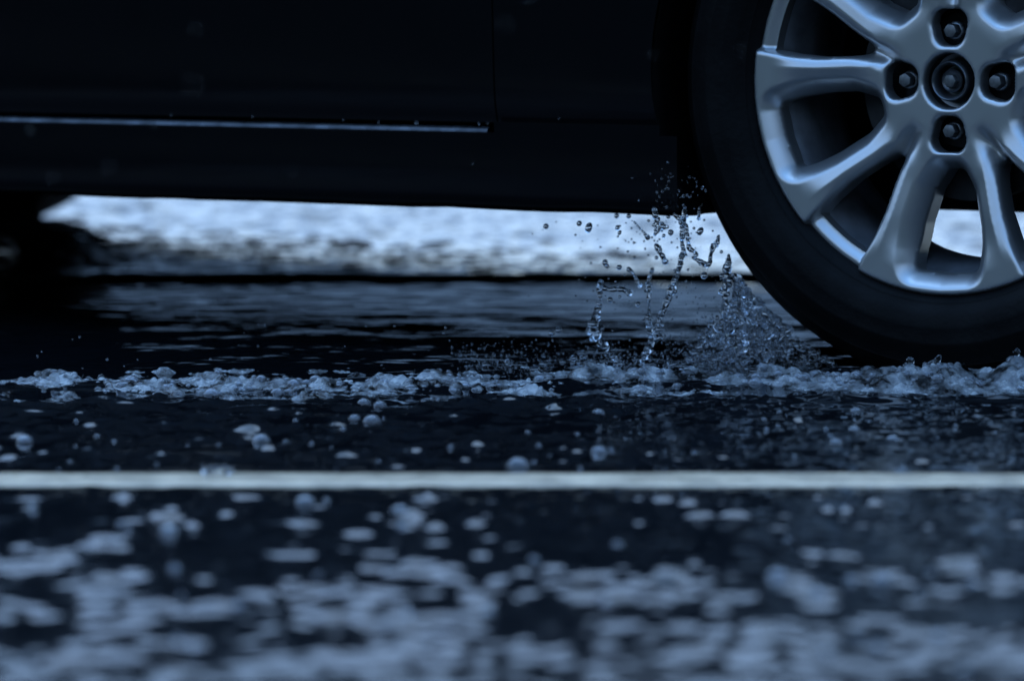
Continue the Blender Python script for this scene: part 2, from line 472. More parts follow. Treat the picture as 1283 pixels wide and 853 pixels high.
def body_part(name, s, m, side, parent, proud=0.0, depth=0.0):
    Vc, Fc, be = clip_mesh(BV, BTRI, s)
    Vc = np.array(Vc); Vc[:, 1] += proud
    if depth:
        n0 = len(Vc); ids = sorted({i for e in be for i in e}); mp = {i: n0 + k for k, i in enumerate(ids)}
        Vb = Vc[ids].copy(); Vb[:, 1] -= depth
        Vc = np.vstack([Vc, Vb]); Fc = Fc + [(a, b, mp[b], mp[a]) for a, b in be]
    used = np.unique([i for f in Fc for i in f]); re = -np.ones(len(Vc), int); re[used] = np.arange(len(used))
    Vc = Vc[used]; Fc = [tuple(re[i] for i in f) for f in Fc]
    out = np.stack([Vc[:, 0], YC - Vc[:, 1] if side < 0 else YC + Vc[:, 1], Vc[:, 2]], -1)
    if side > 0: Fc = [f[::-1] for f in Fc]
    return out, Fc


def body_obj(name, s, m, sides=(-1, 1), **kw):
    Vs, Fs = [], []; off = 0
    for sd_ in sides:
        v, f = body_part(name, s, m, sd_, car, **kw)
        Vs.append(v); Fs += [tuple(i + off for i in t) for t in f]; off += len(v)
    bm = bmesh.new(); me = np_mesh(name, np.vstack(Vs), Fs); bm.from_mesh(me); bpy.data.meshes.remove(me)
    bmesh.ops.remove_doubles(bm, verts=bm.verts, dist=2e-4)
    return link(name, bm_mesh(name, bm), m, car)


body = body_obj('body', shell, M['paint'])
for s_ in (-1, 1):
    body_obj('front_door', np.minimum(door_f, -win_f), M['paint'], (s_,), depth=0.012)
    body_obj('rear_door', np.minimum(door_r, -win_r), M['paint'], (s_,), depth=0.012)
    body_obj('side_window', win_f, M['glass_dark'], (s_,))
    body_obj('side_window', win_r, M['glass_dark'], (s_,))
    body_obj('headlight', lampf, M['lamp'], (s_,))
    body_obj('tail_light', lampr, M['red_lamp'], (s_,))
body_obj('windscreen', screen, M['glass_dark'])
body_obj('rear_window', hatch, M['glass_dark'])

# sills, with a bevelled ledge below the doors
def extrude_profile(prof, xs, jit=None):
    P = np.array(prof); V = np.zeros((len(xs), len(P), 3))
    V[..., 0] = np.array(xs)[:, None]; V[..., 1] = P[None, :, 0]; V[..., 2] = P[None, :, 1]
    if jit is not None: V[..., 2] += jit[:, None] * (P[None, :, 1] < 0.17)
    return V.reshape(-1, 3), grid_faces(len(P), len(xs))


for s_ in (-1, 1):
    Y = (lambda y: y) if s_ < 0 else (lambda y: WID - y)
    xs = np.arange(-2.27, -0.2989, 0.01)
    jit = np.interp(xs, np.arange(-2.3, -0.2, 0.045), rng.normal(0, 0.0005, len(np.arange(-2.3, -0.2, 0.045))))
    v, f = extrude_profile([(Y(0.10), 0.1565), (Y(0.05), 0.1545), (Y(0.022), 0.156), (Y(0.010), 0.162), (Y(0.006), 0.175), (Y(0.004), 0.205), (Y(0.004), 0.2415)], xs, jit)
    lip = link('sill', np_mesh('sill', v, f), M['paint'], car)
    v, f = extrude_profile([(Y(0.004), 0.2413), (Y(0.0046), 0.2432), (Y(0.0064), 0.2452), (Y(0.0092), 0.2468), (Y(0.03), 0.2474)], np.arange(-2.24, -0.523, 0.01))
    link('sill_ledge', np_mesh('sill_ledge', v, f), M['ledge_metal'], lip)
    v, f = extrude_profile([(Y(0.004), 0.2413), (Y(0.004), 0.2470), (Y(0.004), 0.2530)], np.arange(-0.521, -0.319, 0.01))
    link('sill_end', np_mesh('sill_end', v, f), M['paint'], lip)

# underbody and wheel-arch liners
bm = bmesh.new()
box_bm(bm, -3.1, 0.55, 0.34, WID - 0.34, 0.150, 0.5)
box_bm(bm, -2.18, -0.39, 0.085, 0.338, 0.163, 0.5)
box_bm(bm, -2.18, -0.39, WID - 0.338, WID - 0.085, 0.163, 0.5)
box_bm(bm, -2.15, -0.42, 0.95, 1.60, 0.119, 0.149)  # low tray added to widen the dark underbody reflection in the water
link('underbody', bm_mesh('underbody', bm, False), M['plastic'], car)
for wx in (0, -WB):
    for s_ in (-1, 1):
        bm = bmesh.new()
        A = np.linspace(R(-26), R(206), 48)
        ya, yb = (0.012, 0.36) if s_ < 0 else (WID - 0.012, WID - 0.36)
        r1 = [bm.verts.new((wx + 0.334 * math.cos(a), ya, HUBZ + 0.334 * math.sin(a))) for a in A]
        r2 = [bm.verts.new((wx + 0.365 * math.cos(a), yb, HUBZ + 0.365 * math.sin(a))) for a in A]
        for i in range(47): bm.faces.new((r1[i], r1[i + 1], r2[i + 1], r2[i]))
        link('arch_liner', bm_mesh('arch_liner', bm), M['plastic'], car)
# mirrors and handles
for s_ in (-1, 1):
    bm = bmesh.new(); yy = -0.10 if s_ < 0 else WID + 0.10
    bmesh.ops.create_icosphere(bm, subdivisions=3, radius=1, matrix=Matrix.Translation((-0.72, yy, 1.0)) @ Matrix.Diagonal((0.06, 0.11, 0.075, 1)))
    link('wing_mirror', bm_mesh('wing_mirror', bm), M['paint'], car)
    for hx in (-1.42, -2.2):
        bm = bmesh.new(); yy = -0.018 if s_ < 0 else WID + 0.018
        box_bm(bm, hx - 0.09, hx + 0.09, yy - 0.012, yy + 0.012, 0.80, 0.825, 0.006)
        link('door_handle', bm_mesh('door_handle', bm), M['paint'], car)

# ------------------------------------------------------------------ wheels
def sd_poly(px, py, poly, rad=0.0):
    """signed distance to a polygon (negative inside), grown by rad"""
    P = np.array(poly); n = len(P)
    d = np.full(px.shape, 1e9); inside = np.zeros(px.shape, bool)
    for i in range(n):
        a, b = P[i], P[(i + 1) % n]
        e = b - a
        t = np.clip(((px - a[0]) * e[0] + (py - a[1]) * e[1]) / (e @ e), 0, 1)
        d = np.minimum(d, np.hypot(px - a[0] - t * e[0], py - a[1] - t * e[1]))
        c = (a[1] > py) != (b[1] > py)
        with np.errstate(divide='ignore', invalid='ignore'):
            xi = (b[0] - a[0]) * (py - a[1]) / (b[1] - a[1]) + a[0]
        inside ^= c & (px < xi)
    return np.where(inside, -d, d) - rad


RIM = 0.2205
def spoke_shape(x, y):
    r = np.hypot(x, y); th = np.degrees(np.arctan2(y, x))
    ph = np.radians((th - 270 + 36) % 72 - 36)                # angle from the axis of the nearest twin spoke
    u, v = r * np.cos(ph), r * np.sin(ph)
    win = sd_poly(u, v, [(0.0995, -0.0045), (0.0995, 0.0045), (0.117, 0.0150), (0.150, 0.0240), (0.175, 0.0275), (0.1885, 0.0280), (0.1905, 0.0), (0.1885, -0.0280), (0.175, -0.0275), (0.150, -0.0240), (0.116, -0.0150)], 0.0085)
    pg = np.radians(36) - np.abs(ph)                          # angle from the middle of the gap between twin spokes
    ug, vg = r * np.cos(pg), r * np.sin(pg)
    gap = sd_poly(ug, vg, [(0.106, -0.0015), (0.106, 0.0015), (0.120, 0.0075), (0.150, 0.0185), (0.180, 0.0255), (0.2035, 0.0285), (0.250, 0.036), (0.250, -0.036), (0.2035, -0.0285), (0.180, -0.0255), (0.150, -0.0185), (0.120, -0.0075)], 0.006)
    # height of the face (towards the viewer = positive)
    h = -0.004 - 0.016 * sm(0.19, 0.06, r)
    lip = np.clip(RIM - r, 0, None)
    L_ = np.clip(np.maximum(win, 0) + np.maximum(gap, 0), 1e-4, 0.055); t_ = np.clip(win, 0, None) / np.maximum(np.maximum(win, 0) + np.maximum(gap, 0), 1e-4)
    roof_ = 0.34 * np.clip(0.70 - t_, 0, 1) + 0.40 * np.clip(t_ - 0.70, 0, 1)         # each leg is a ridge falling to both openings
    h = h - L_ * roof_ * sm(0.060, 0.115, r) * (1 - sm(0.160, 0.202, r))
    h = h - 0.020 * (1 - np.clip(win / 0.017, 0, 1)) ** 1.6                # soft bevel round the window
    b = np.clip(gap / 0.007, 0, 1)
    h = h - 0.006 * (1 - np.sqrt(np.clip(1 - (1 - b) ** 2, 0, 1)))         # rounded outer edge
    flange = sm(0.0035, -0.0035, gap) * sm(0.150, 0.19, r)
    ring = -0.0135 - 0.006 * sm(0.214, 0.203, r)
    h = h * (1 - flange) + ring * flange
    h = h - 0.016 * np.exp(-(vg / 0.0085) ** 2) * sm(0.052, 0.090, r) * sm(0.135, 0.10, r)   # valley running to the hub
    h = h - 0.0045 * (1 - np.sqrt(np.clip(1 - (1 - np.clip(lip / 0.006, 0, 1)) ** 2, 0, 1)))
    # hub: pockets for the lug bolts and the centre bore
    lug = np.full(r.shape, 1e9)
    for a in (0, 90, 180, 270):
        ca, sa = math.cos(R(a)), math.sin(R(a))
        uu, vv = x * ca + y * sa, -x * sa + y * ca
        lug = np.minimum(lug, sd_poly(uu, vv, [(0.050, -0.0035), (0.050, 0.0035), (0.060, 0.0060), (0.060, -0.0060)], 0.0138))
    bore = r - 0.0285
    for s_, bw in ((lug, 0.006), (bore, 0.004)):
        c = np.clip(s_ / bw, 0, 1)
        h = h - 0.005 * (1 - np.sqrt(np.clip(1 - (1 - c) ** 2, 0, 1)))
    hole_gap = np.maximum(gap, r - 0.2025)
    hole_gap = np.where(r < 0.2025, np.maximum(gap, r - 0.2025), r - 0.2025)
    hole_gap = np.where(gap > 0, np.maximum(gap, 0), np.maximum(gap, r - 0.2025))
    sol = np.minimum.reduce([win, hole_gap, lug, bore, RIM - r])
    return h, sol


def spoke_face():
    st = 0.0018
    n = int(2 * RIM / st) + 6
    g = (np.arange(n) - n / 2) * st
    X, Yg = np.meshgrid(g, g)
    X = X + (np.arange(n) % 2)[:, None] * st * 0.5
    x, y = X.ravel(), Yg.ravel()
    h, sol = spoke_shape(x, y)
    near = np.abs(sol) < 0.45 * st                            # pull the sheet's vertices onto the outlines
    for _ in range(2):
        e = 2e-5
        gx = (spoke_shape(x + e, y)[1] - spoke_shape(x - e, y)[1]) / (2 * e)
        gy = (spoke_shape(x, y + e)[1] - spoke_shape(x, y - e)[1]) / (2 * e)
        gl = np.maximum(gx * gx + gy * gy, 0.2)
        x = np.where(near, x - sol * gx / gl, x); y = np.where(near, y - sol * gy / gl, y)
        h, sol = spoke_shape(x, y)
    sol = np.where(near, 1e-7, sol)
    r = np.hypot(x, y)
    V3 = np.stack([x, -h, y], -1)                              # local -y looks out of the car
    T = []
    idx = np.arange(n * n).reshape(n, n)
    for j in range(n - 1):
        a, b_, c, d = idx[j, :-1], idx[j, 1:], idx[j + 1, 1:], idx[j + 1, :-1]
        if j % 2 == 0:
            T.append(np.stack([a, b_, d], -1)); T.append(np.stack([b_, c, d], -1))
        else:
            T.append(np.stack([a, b_, c], -1)); T.append(np.stack([a, c, d], -1))
    T = np.vstack(T)
    keep = r[T].min(1) < RIM + 0.001
    Vc, Fc, be = clip_mesh(V3, T[keep], sol)
    Vc = np.array(Vc)
    # walls of the openings, drawn back in three steps and opening out slightly
    ids = sorted({i for e in be for i in e}); cur = {i: i for i in ids}
    rr = np.hypot(Vc[ids][:, 0], Vc[ids][:, 2])
    base = Vc[ids].copy()
    hub = rr < 0.082
    outer_edge = rr > RIM - 0.003
    for k, (dep, gro) in enumerate(((0.004, 0.0006), (0.012, 0.002), (0.024, 0.003))):
        Vb = base.copy(); Vb[:, 1] += np.where(hub, dep * 0.7, np.where(outer_edge, dep * 0.3, dep))
        n0 = len(Vc); Vc = np.vstack([Vc, Vb]); nxt = {i: n0 + q_ for q_, i in enumerate(ids)}
        Fc = Fc + [(cur[a], cur[b_], nxt[b_], nxt[a]) for a, b_ in be]; cur = nxt
    used = np.unique([i for f in Fc for i in f]); re = -np.ones(len(Vc), int); re[used] = np.arange(len(used))
    me = np_mesh('spoke_face', Vc[used], [tuple(int(re[i]) for i in f) for f in Fc])
    bm = bmesh.new(); bm.from_mesh(me); bpy.data.meshes.remove(me)
    bmesh.ops.remove_doubles(bm, verts=bm.verts, dist=5e-5)
    me = bm_mesh('spoke_face', bm)
    try: me.set_sharp_from_angle(angle=R(55))
    except Exception: pass
    return me


def sm(a, b, x):
    t = np.clip((x - a) / (b - a), 0, 1)
    return t * t * (3 - 2 * t)


def tyre_mesh():
    p = [(0.2135, 0.030), (0.2165, 0.016), (0.2215, 0.0075), (0.2265, 0.0045), (0.2280, 0.0015), (0.2300, 0.0010), (0.2345, -0.0035), (0.242, -0.007), (0.250, -0.0085),
         (0.2525, -0.0091), (0.2550, -0.0090), (0.268, -0.0085), (0.2695, -0.0088), (0.2715, -0.0080), (0.282, -0.004), (0.290, 0.001), (0.2925, 0.0012), (0.295, 0.004), (0.303, 0.012), (0.310, 0.0225), (0.3135, 0.032)]
    tread = [(0.3148, 0.040), (0.3150, 0.052), (0.307, 0.0535), (0.307, 0.060), (0.3155, 0.0615), (0.316, 0.078), (0.307, 0.0795), (0.307, 0.0875)]
    half = p + tread
    full = half + [(r_, 0.177 - y_) for r_, y_ in reversed(half)]
    return lathe('tyre', full, 128)


def wheel_meshes():
    d = {}
    d['wheel'] = lathe('wheel', [(0.2175, 0.028), (0.2145, 0.030), (0.2085, 0.031), (0.2040, 0.032), (0.2020, 0.036), (0.197, 0.045), (0.190, 0.060), (0.187, 0.075), (0.189, 0.13), (0.196, 0.16), (0.2035, 0.171), (0.2145, 0.177), (0.2195, 0.176),
                                 (0.2195, 0.174), (0.2145, 0.172), (0.199, 0.150), (0.193, 0.10), (0.202, 0.055), (0.2165, 0.040)], 128, closed=True)
    d['spoke_face'] = spoke_face()
    d['tyre'] = tyre_mesh()
    d['brake_disc'] = lathe('brake_disc', [(0.0, 0.062), (0.070, 0.062), (0.072, 0.075), (0.126, 0.076), (0.126, 0.098), (0.04, 0.098), (0.04, 0.17), (0.0, 0.17)], 64)
    bm = bmesh.new()
    A = np.linspace(R(20), R(80), 9)
    for i in range(8):
        pass
    rings = []
    for a in A:
        rings.append([bm.verts.new((rr_ * math.cos(a), yy_, rr_ * math.sin(a))) for rr_, yy_ in ((0.085, 0.055), (0.140, 0.055), (0.148, 0.065), (0.148, 0.120), (0.085, 0.120))])
    for i in range(8):
        for k in range(5): bm.faces.new((rings[i][k], rings[i + 1][k], rings[i + 1][(k + 1) % 5], rings[i][(k + 1) % 5]))
    bm.faces.new(rings[0]); bm.faces.new(rings[-1][::-1])
    d['brake_caliper'] = bm_mesh('brake_caliper', bm)
    # lug bolt: washer cone, hexagon head with a domed top
    bm = bmesh.new()
    def ring(n_, rad, y_, rot=0): return [bm.verts.new((rad * math.cos(2 * math.pi * i / n_ + rot), y_, rad * math.sin(2 * math.pi * i / n_ + rot))) for i in range(n_)]
    rs = [ring(12, 0.0115, 0.012), ring(12, 0.0115, 0.008), ring(12, 0.0098, 0.0055)]
    hexa = []
    for rad, y_ in ((0.0088, 0.005), (0.0088, -0.004), (0.0078, -0.0062), (0.0050, -0.0068)):
        hexa.append([bm.verts.new((rad * (1.0 if i % 2 == 0 else 0.90) * math.cos(2 * math.pi * i / 12), y_, rad * (1.0 if i % 2 == 0 else 0.90) * math.sin(2 * math.pi * i / 12))) for i in range(12)])
    rs += hexa
    for a_, b_ in zip(rs, rs[1:]):
        for i in range(12): bm.faces.new((a_[i], a_[(i + 1) % 12], b_[(i + 1) % 12], b_[i]))
    bm.faces.new(rs[-1])
    d['lug_bolt'] = bm_mesh('lug_bolt', bm)
    d['centre_cap'] = lathe('centre_cap', [(0.0284, 0.034), (0.0280, 0.046), (0.0235, 0.047), (0.0214, 0.0275), (0.0205, 0.0238), (0.0192, 0.0225), (0.0176, 0.0240), (0.0160, 0.0300), (0.0146, 0.0400), (0.0128, 0.0400), (0.0120, 0.0300), (0.0105, 0.0285), (0.0085, 0.0300), (0.0, 0.0300)], 64)
    return d


WM = wheel_meshes()


def wheel(x, side, steer=0.0, spin=0.0):
    w = link('wheel', WM['wheel'], M['barrel'], car)
    w.location = (x, -0.002 if side < 0 else WID + 0.002, HUBZ)
    w.rotation_euler = (0, spin, (0 if side < 0 else math.pi) + steer)
    w.rotation_mode = 'XYZ'
    link('spoke_face', WM['spoke_face'], M['alloy'], w)
    link('tyre', WM['tyre'], M['tyre'], w)
    link('brake_disc', WM['brake_disc'], M['dark_steel'], w)
    link('brake_caliper', WM['brake_caliper'], M['dark_steel'], w)
    for a in (0, 90, 180, 270):
        b = link('lug_bolt', WM['lug_bolt'], M['steel'], w)
        b.location = (0.0515 * math.cos(R(a)), 0.030, 0.0515 * math.sin(R(a))); b.scale = (0.88, 1.0, 0.88)
        b.rotation_euler = (0, random.uniform(0, 1), 0)
    link('centre_cap', WM['centre_cap'], M['cap'], w)
    nut = link('hub_nut', WM['lug_bolt'], M['steel'], w)
    nut.location = (0, 0.0285, 0); nut.scale = (0.85, 0.7, 0.85)
    return w


wheel(0, -1, R(-4.5))
wheel(0, 1, R(-4.5), 0.3)
wheel(-WB, -1, 0, 0.5)
wheel(-WB, 1, 0, 0.9)

# ------------------------------------------------------------------ froth of the wake
fx = np.arange(-1.30, 1.30, 0.002); fy = np.arange(3.62, 4.22, 0.002)
FX, FY = np.meshgrid(fx, fy)
def f2(seed, lo, hi):
    g = np.random.default_rng(seed)
    kx = np.fft.fftfreq(FX.shape[1], 0.002)[None, :]; ky = np.fft.fftfreq(FX.shape[0], 0.002)[:, None]
    k = np.hypot(kx, ky); a = np.where((k > 1 / hi) & (k < 1 / lo), 1 / np.maximum(k, 1e-3), 0)
    f = np.fft.ifft2(a * np.exp(2j * math.pi * g.random(FX.shape))).real
    return f / f.std()
rid = 3.90 + 0.025 * np.sin(FX * 5.2 + 0.7) + 0.012 * np.sin(FX * 13.1)
big = f2(21, 0.05, 0.25); med = f2(22, 0.018, 0.06); sml = f2(23, 0.006, 0.018)
right = sstep(0.15, 0.50, FX)
env1 = np.exp(-((FY - rid) / (0.036 + 0.03 * right)) ** 2) * (0.0050 + 0.0036 * big + 0.0110 * right)
env2 = np.exp(-((FY - rid + 0.085) / 0.032) ** 2) * (0.0022 + 0.0032 * f2(24, 0.05, 0.2)) * sstep(0.35, 0.0, FX)
env3 = np.exp(-((FY - rid - 0.12) / 0.075) ** 2) * (0.0006 + 0.0028 * f2(25, 0.025, 0.09)) * 0.75
FH = env1 + env2 + env3
FH = FH + np.clip(FH, 0, 0.012) * (0.24 * med * (1 - 0.45 * right)) + np.clip(FH * 3, 0, 0.006) * 0.14 * sml - 0.0024
cap = np.full(FX.shape, -1.0)
for k in range(7500):                                       # small bubbles crowding the froth
    cx, cy = rng.uniform(-1.29, 1.29), rng.uniform(3.64, 4.06)
    i, j = int((cx + 1.30) / 0.002), int((cy - 3.62) / 0.002)
    if FH[min(j, FH.shape[0] - 1), min(i, FH.shape[1] - 1)] < 0.0003: continue
    r_ = min(0.0105, 0.0016 + rng.exponential(0.0011) + (0.005 if rng.random() < 0.02 else 0))
    w_ = int(r_ / 0.002) + 1
    js, je, is_, ie = max(0, j - w_), j + w_ + 1, max(0, i - w_), i + w_ + 1
    d2 = (FX[js:je, is_:ie] - cx) ** 2 + (FY[js:je, is_:ie] - cy) ** 2
    zc = FH[min(j, FH.shape[0] - 1), min(i, FH.shape[1] - 1)] - r_ * 0.35
    cap[js:je, is_:ie] = np.maximum(cap[js:je, is_:ie], np.where(d2 < r_ * r_, zc + np.sqrt(np.maximum(r_ * r_ - d2, 0)), -1))
FH = np.maximum(FH, cap)
swell = 0.006 * np.exp(-((FY - rid) / 0.05) ** 2) * 0.8
ff = grid_faces(len(fx), len(fy)); keep = FH.ravel()[ff].max(1) > 0.0002
ff = ff[keep]; used = np.unique(ff); re = -np.ones(FX.size, int); re[used] = np.arange(len(used))
FV = np.stack([FX, FY, FH + swell], -1).reshape(-1, 3)[used]
tag(link('foam', np_mesh('foam', FV, re[ff]), M['foam']), 'pale bubbly froth of the wake along the flooded road', 'foam', kind='stuff')

# ------------------------------------------------------------------ bubbles floating on the water
def bubble_mesh(name, seed):
    bm = bmesh.new()
    bmesh.ops.create_uvsphere(bm, u_segments=28, v_segments=18, radius=1)
    for v in bm.verts: v.co.z *= 0.92
    inner = bmesh.ops.duplicate(bm, geom=bm.faces[:] + bm.verts[:] + bm.edges[:])
    vs = [e for e in inner['geom'] if isinstance(e, bmesh.types.BMVert)]
    for v in vs: v.co *= 0.93
    bmesh.ops.reverse_faces(bm, faces=[e for e in inner['geom'] if isinstance(e, bmesh.types.BMFace)])
    me = bpy.data.meshes.new(name); bm.to_mesh(me); bm.free()
    for p in me.polygons: p.use_smooth = True
    return me


BUB = bubble_mesh('bubble', 1)
def bubble(px, py, rpx, label, group=None, sink=0.25):
    p = on_water(px, py + rpx * 0.7); r_ = rpx * p.y / FPX
    b = link('bubble', BUB, M['bubble'])
    b.location = (p.x, p.y, -0.05 * r_); b.scale = (r_, r_, r_)
    b.rotation_euler = (0, 0, random.uniform(0, 6))
    tag(b, label, 'bubble', group or 'bubbles floating on the flooded road')
    return b


for px, py, r_, lab in (
    (27, 546, 11, 'round clear bubble floating near the left end of the flooded strip above the line'),
    (325, 545, 12, 'clear dome bubble just above the white line, below the frothy wake, alone left of middle'),
    (443, 520, 8, 'smaller of the two bubbles touching each other in front of the froth'),
    (465, 521, 12, 'larger of the two bubbles touching each other in front of the froth'),
    (649, 575, 15, 'largest bubble, close above the white line in the middle'),
    (751, 560, 11, 'round milky bubble above the white line, second largest near the middle'),
    (750, 513, 9, 'small pale bubble between the froth and the milky round bubble'),
    (1122, 546, 10, 'round clear bubble below the silver wheel, well in front of the froth'),
    (1075, 511, 8, 'small bright bubble nearest the froth below the silver wheel'),
    (1073, 534, 8, 'grey bubble in the small cluster below the tyre'),
    (1050, 550, 9, 'brightest lowest bubble of the small cluster below the tyre'),
    (455, 500, 9, 'bubble at the front edge of the froth left of middle'),
    (475, 503, 9, 'bubble beside another at the front edge of the froth'),
    (264, 487, 12, 'large bubble rising out of the left half of the froth'),
    (380, 622, 13, 'blurred bubble just below the white line, left of middle'),
    (500, 634, 12, 'blurred bubble below the white line near the middle'),
    (1110, 720, 14, 'blurred pale bubble in the rippled foreground on the right'),
    (978, 714, 15, 'bright blurred bubble in the foreground, left of another pale one'),
    (208, 660, 13, 'bright blurred bubble in the foreground below the line on the left'),
):
    bubble(px, py, r_, lab)
for k in range(55):
    px, py = rng.uniform(-20, 1300), rng.uniform(505, 588)
    bubble(px, py, rng.uniform(2, 4.5), 'tiny pale bubble on the calm water between froth and white line', 'tiny bubbles between froth and white line')
for k in range(30):
    px, py = rng.uniform(-20, 1300), rng.uniform(620, 840)
    bubble(px, py, rng.uniform(4, 9), 'small blurred bubble on the rippled water below the white line', 'small bubbles in the foreground')

# clear domes crowding the froth, past counting
bV = np.array([v.co for v in BUB.vertices]); bF = [tuple(p.vertices) for p in BUB.polygons]
VV, FF_, n_ = [], [], 0
while n_ < 420:
    cx = rng.uniform(-0.75, 0.75); cy = 3.90 + 0.025 * math.sin(cx * 5.2 + 0.7) + 0.012 * math.sin(cx * 13.1) + rng.normal(0, 0.035) - 0.01
    i, j = int((cx + 1.30) / 0.002), int((cy - 3.62) / 0.002)
    hh = FH[j, i]
    if hh < -0.0008: continue
    r_ = min(0.010, 0.0022 + rng.exponential(0.0017))
    VV.append(bV * r_ + np.array([cx, cy, max(hh, 0) + swell[j, i] - 0.15 * r_])); FF_ += [tuple(k + n_ * len(bV) for k in f) for f in bF]; n_ += 1
tag(link('froth_bubbles', np_mesh('froth_bubbles', np.vstack(VV), FF_), M['bubble']), 'crowd of small clear bubbles riding on the froth of the wake', 'bubbles', kind='stuff')

# ------------------------------------------------------------------ splash behind the front tyre
def meta_mesh(name, balls, res=0.0022, thr=0.25):
    """balls: (x, y, z, r); merged into one watery surface whose thickness is about r"""
    K_ = 60.0                                               # worked out at sixty times its size, then brought back
    mb = bpy.data.metaballs.new(name + '_mb'); mb.resolution = res * K_; mb.render_resolution = res * K_; mb.threshold = thr
    c = np.mean([b[:3] for b in balls], 0)
    for x, y, z, r_ in balls:
        e = mb.elements.new(); e.co = ((x - c[0]) * K_, (y - c[1]) * K_, (z - c[2]) * K_); e.radius = r_ * 1.55 * K_
    ob = bpy.data.objects.new(name.replace('_', '') + 'mb' + str(random.random()), mb); col.objects.link(ob)
    bpy.context.view_layer.update()
    me = bpy.data.meshes.new_from_object(ob.evaluated_get(bpy.context.evaluated_depsgraph_get()))
    bpy.data.objects.remove(ob); bpy.data.metaballs.remove(mb)
    me.transform(Matrix.Scale(1 / K_, 4))
    for p in me.polygons: p.use_smooth = True
    me.name = name
    return me, Vector(c)


def splash(name, balls, label, cat, group=None, res=0.0022, max_pieces=9):
    me, c = meta_mesh(name, balls, res)
    me.materials.clear()
    bm = bmesh.new(); bm.from_mesh(me)
    left, isl = set(bm.verts), []
    while left:
        st_, comp = [left.pop()], []
        while st_:
            v = st_.pop(); comp.append(v)
            for e in v.link_edges:
                w = e.other_vert(v)
                if w in left: left.remove(w); st_.append(w)
        isl.append(comp)
    isl.sort(key=len, reverse=True)
    kept = None
    for k, comp in enumerate(isl[:max_pieces]):
        if len(comp) < 30: continue
        ids = {v: i for i, v in enumerate(comp)}
        F_ = [[ids[v] for v in f.verts] for f in {f for v in comp for f in v.link_faces}]
        P_ = [v.co for v in comp]; cc = sum(P_, Vector()) / len(P_)
        o_ = link(name if k == 0 else 'water_blob', np_mesh(name if k == 0 else 'water_blob', [p - cc for p in P_], F_), M['clear'])
        o_.location = c + cc
        if k == 0: kept = tag(o_, label, cat, group)
        else: tag(o_, 'loose clear water blob torn off the splash by the front tyre', 'splash', 'loose blobs torn off the splash')
    bm.free(); bpy.data.meshes.remove(me)
    return kept


def strand_balls(pts, Y, dens=0.55, jit=0.3):
    """pts: (px, py, radius px) along the strand"""
    out = []; ph_ = random.uniform(0, 6)
    for (ax, ay, ar), (bx_, by_, br) in zip(pts, pts[1:]):
        L = math.hypot(bx_ - ax, by_ - ay); n = max(2, int(L / (max(0.9, min(ar, br)) * dens * 0.55)))
        for i in range(n):
            t = i / n; ph_ += 0.27; rr_ = (ar + (br - ar) * t) * (0.92 + 0.13 * math.sin(ph_) + 0.09 * math.sin(2.7 * ph_) + random.uniform(-0.06, 0.06))
            p = at(ax + (bx_ - ax) * t + random.gauss(0, jit), ay + (by_ - ay) * t + random.gauss(0, jit), Y + random.gauss(0, 0.002))
            if rr_ > 3.2:                                    # thick places are lumpy
                out.append((p.x, p.y, p.z, 0.62 * rr_ * Y / FPX))
                for _ in range(2):
                    out.append(tuple(p + Vector((random.gauss(0, 0.5), random.gauss(0, 0.3), random.gauss(0, 0.5))) * rr_ * Y / FPX) + (rr_ * random.uniform(0.4, 0.65) * Y / FPX,))
            else:
                out.append((p.x, p.y, p.z, max(0.9, rr_) * Y / FPX))
    ax, ay, ar = pts[-1]; p = at(ax, ay, Y); out.append((p.x, p.y, p.z, ar * Y / FPX))
    return out


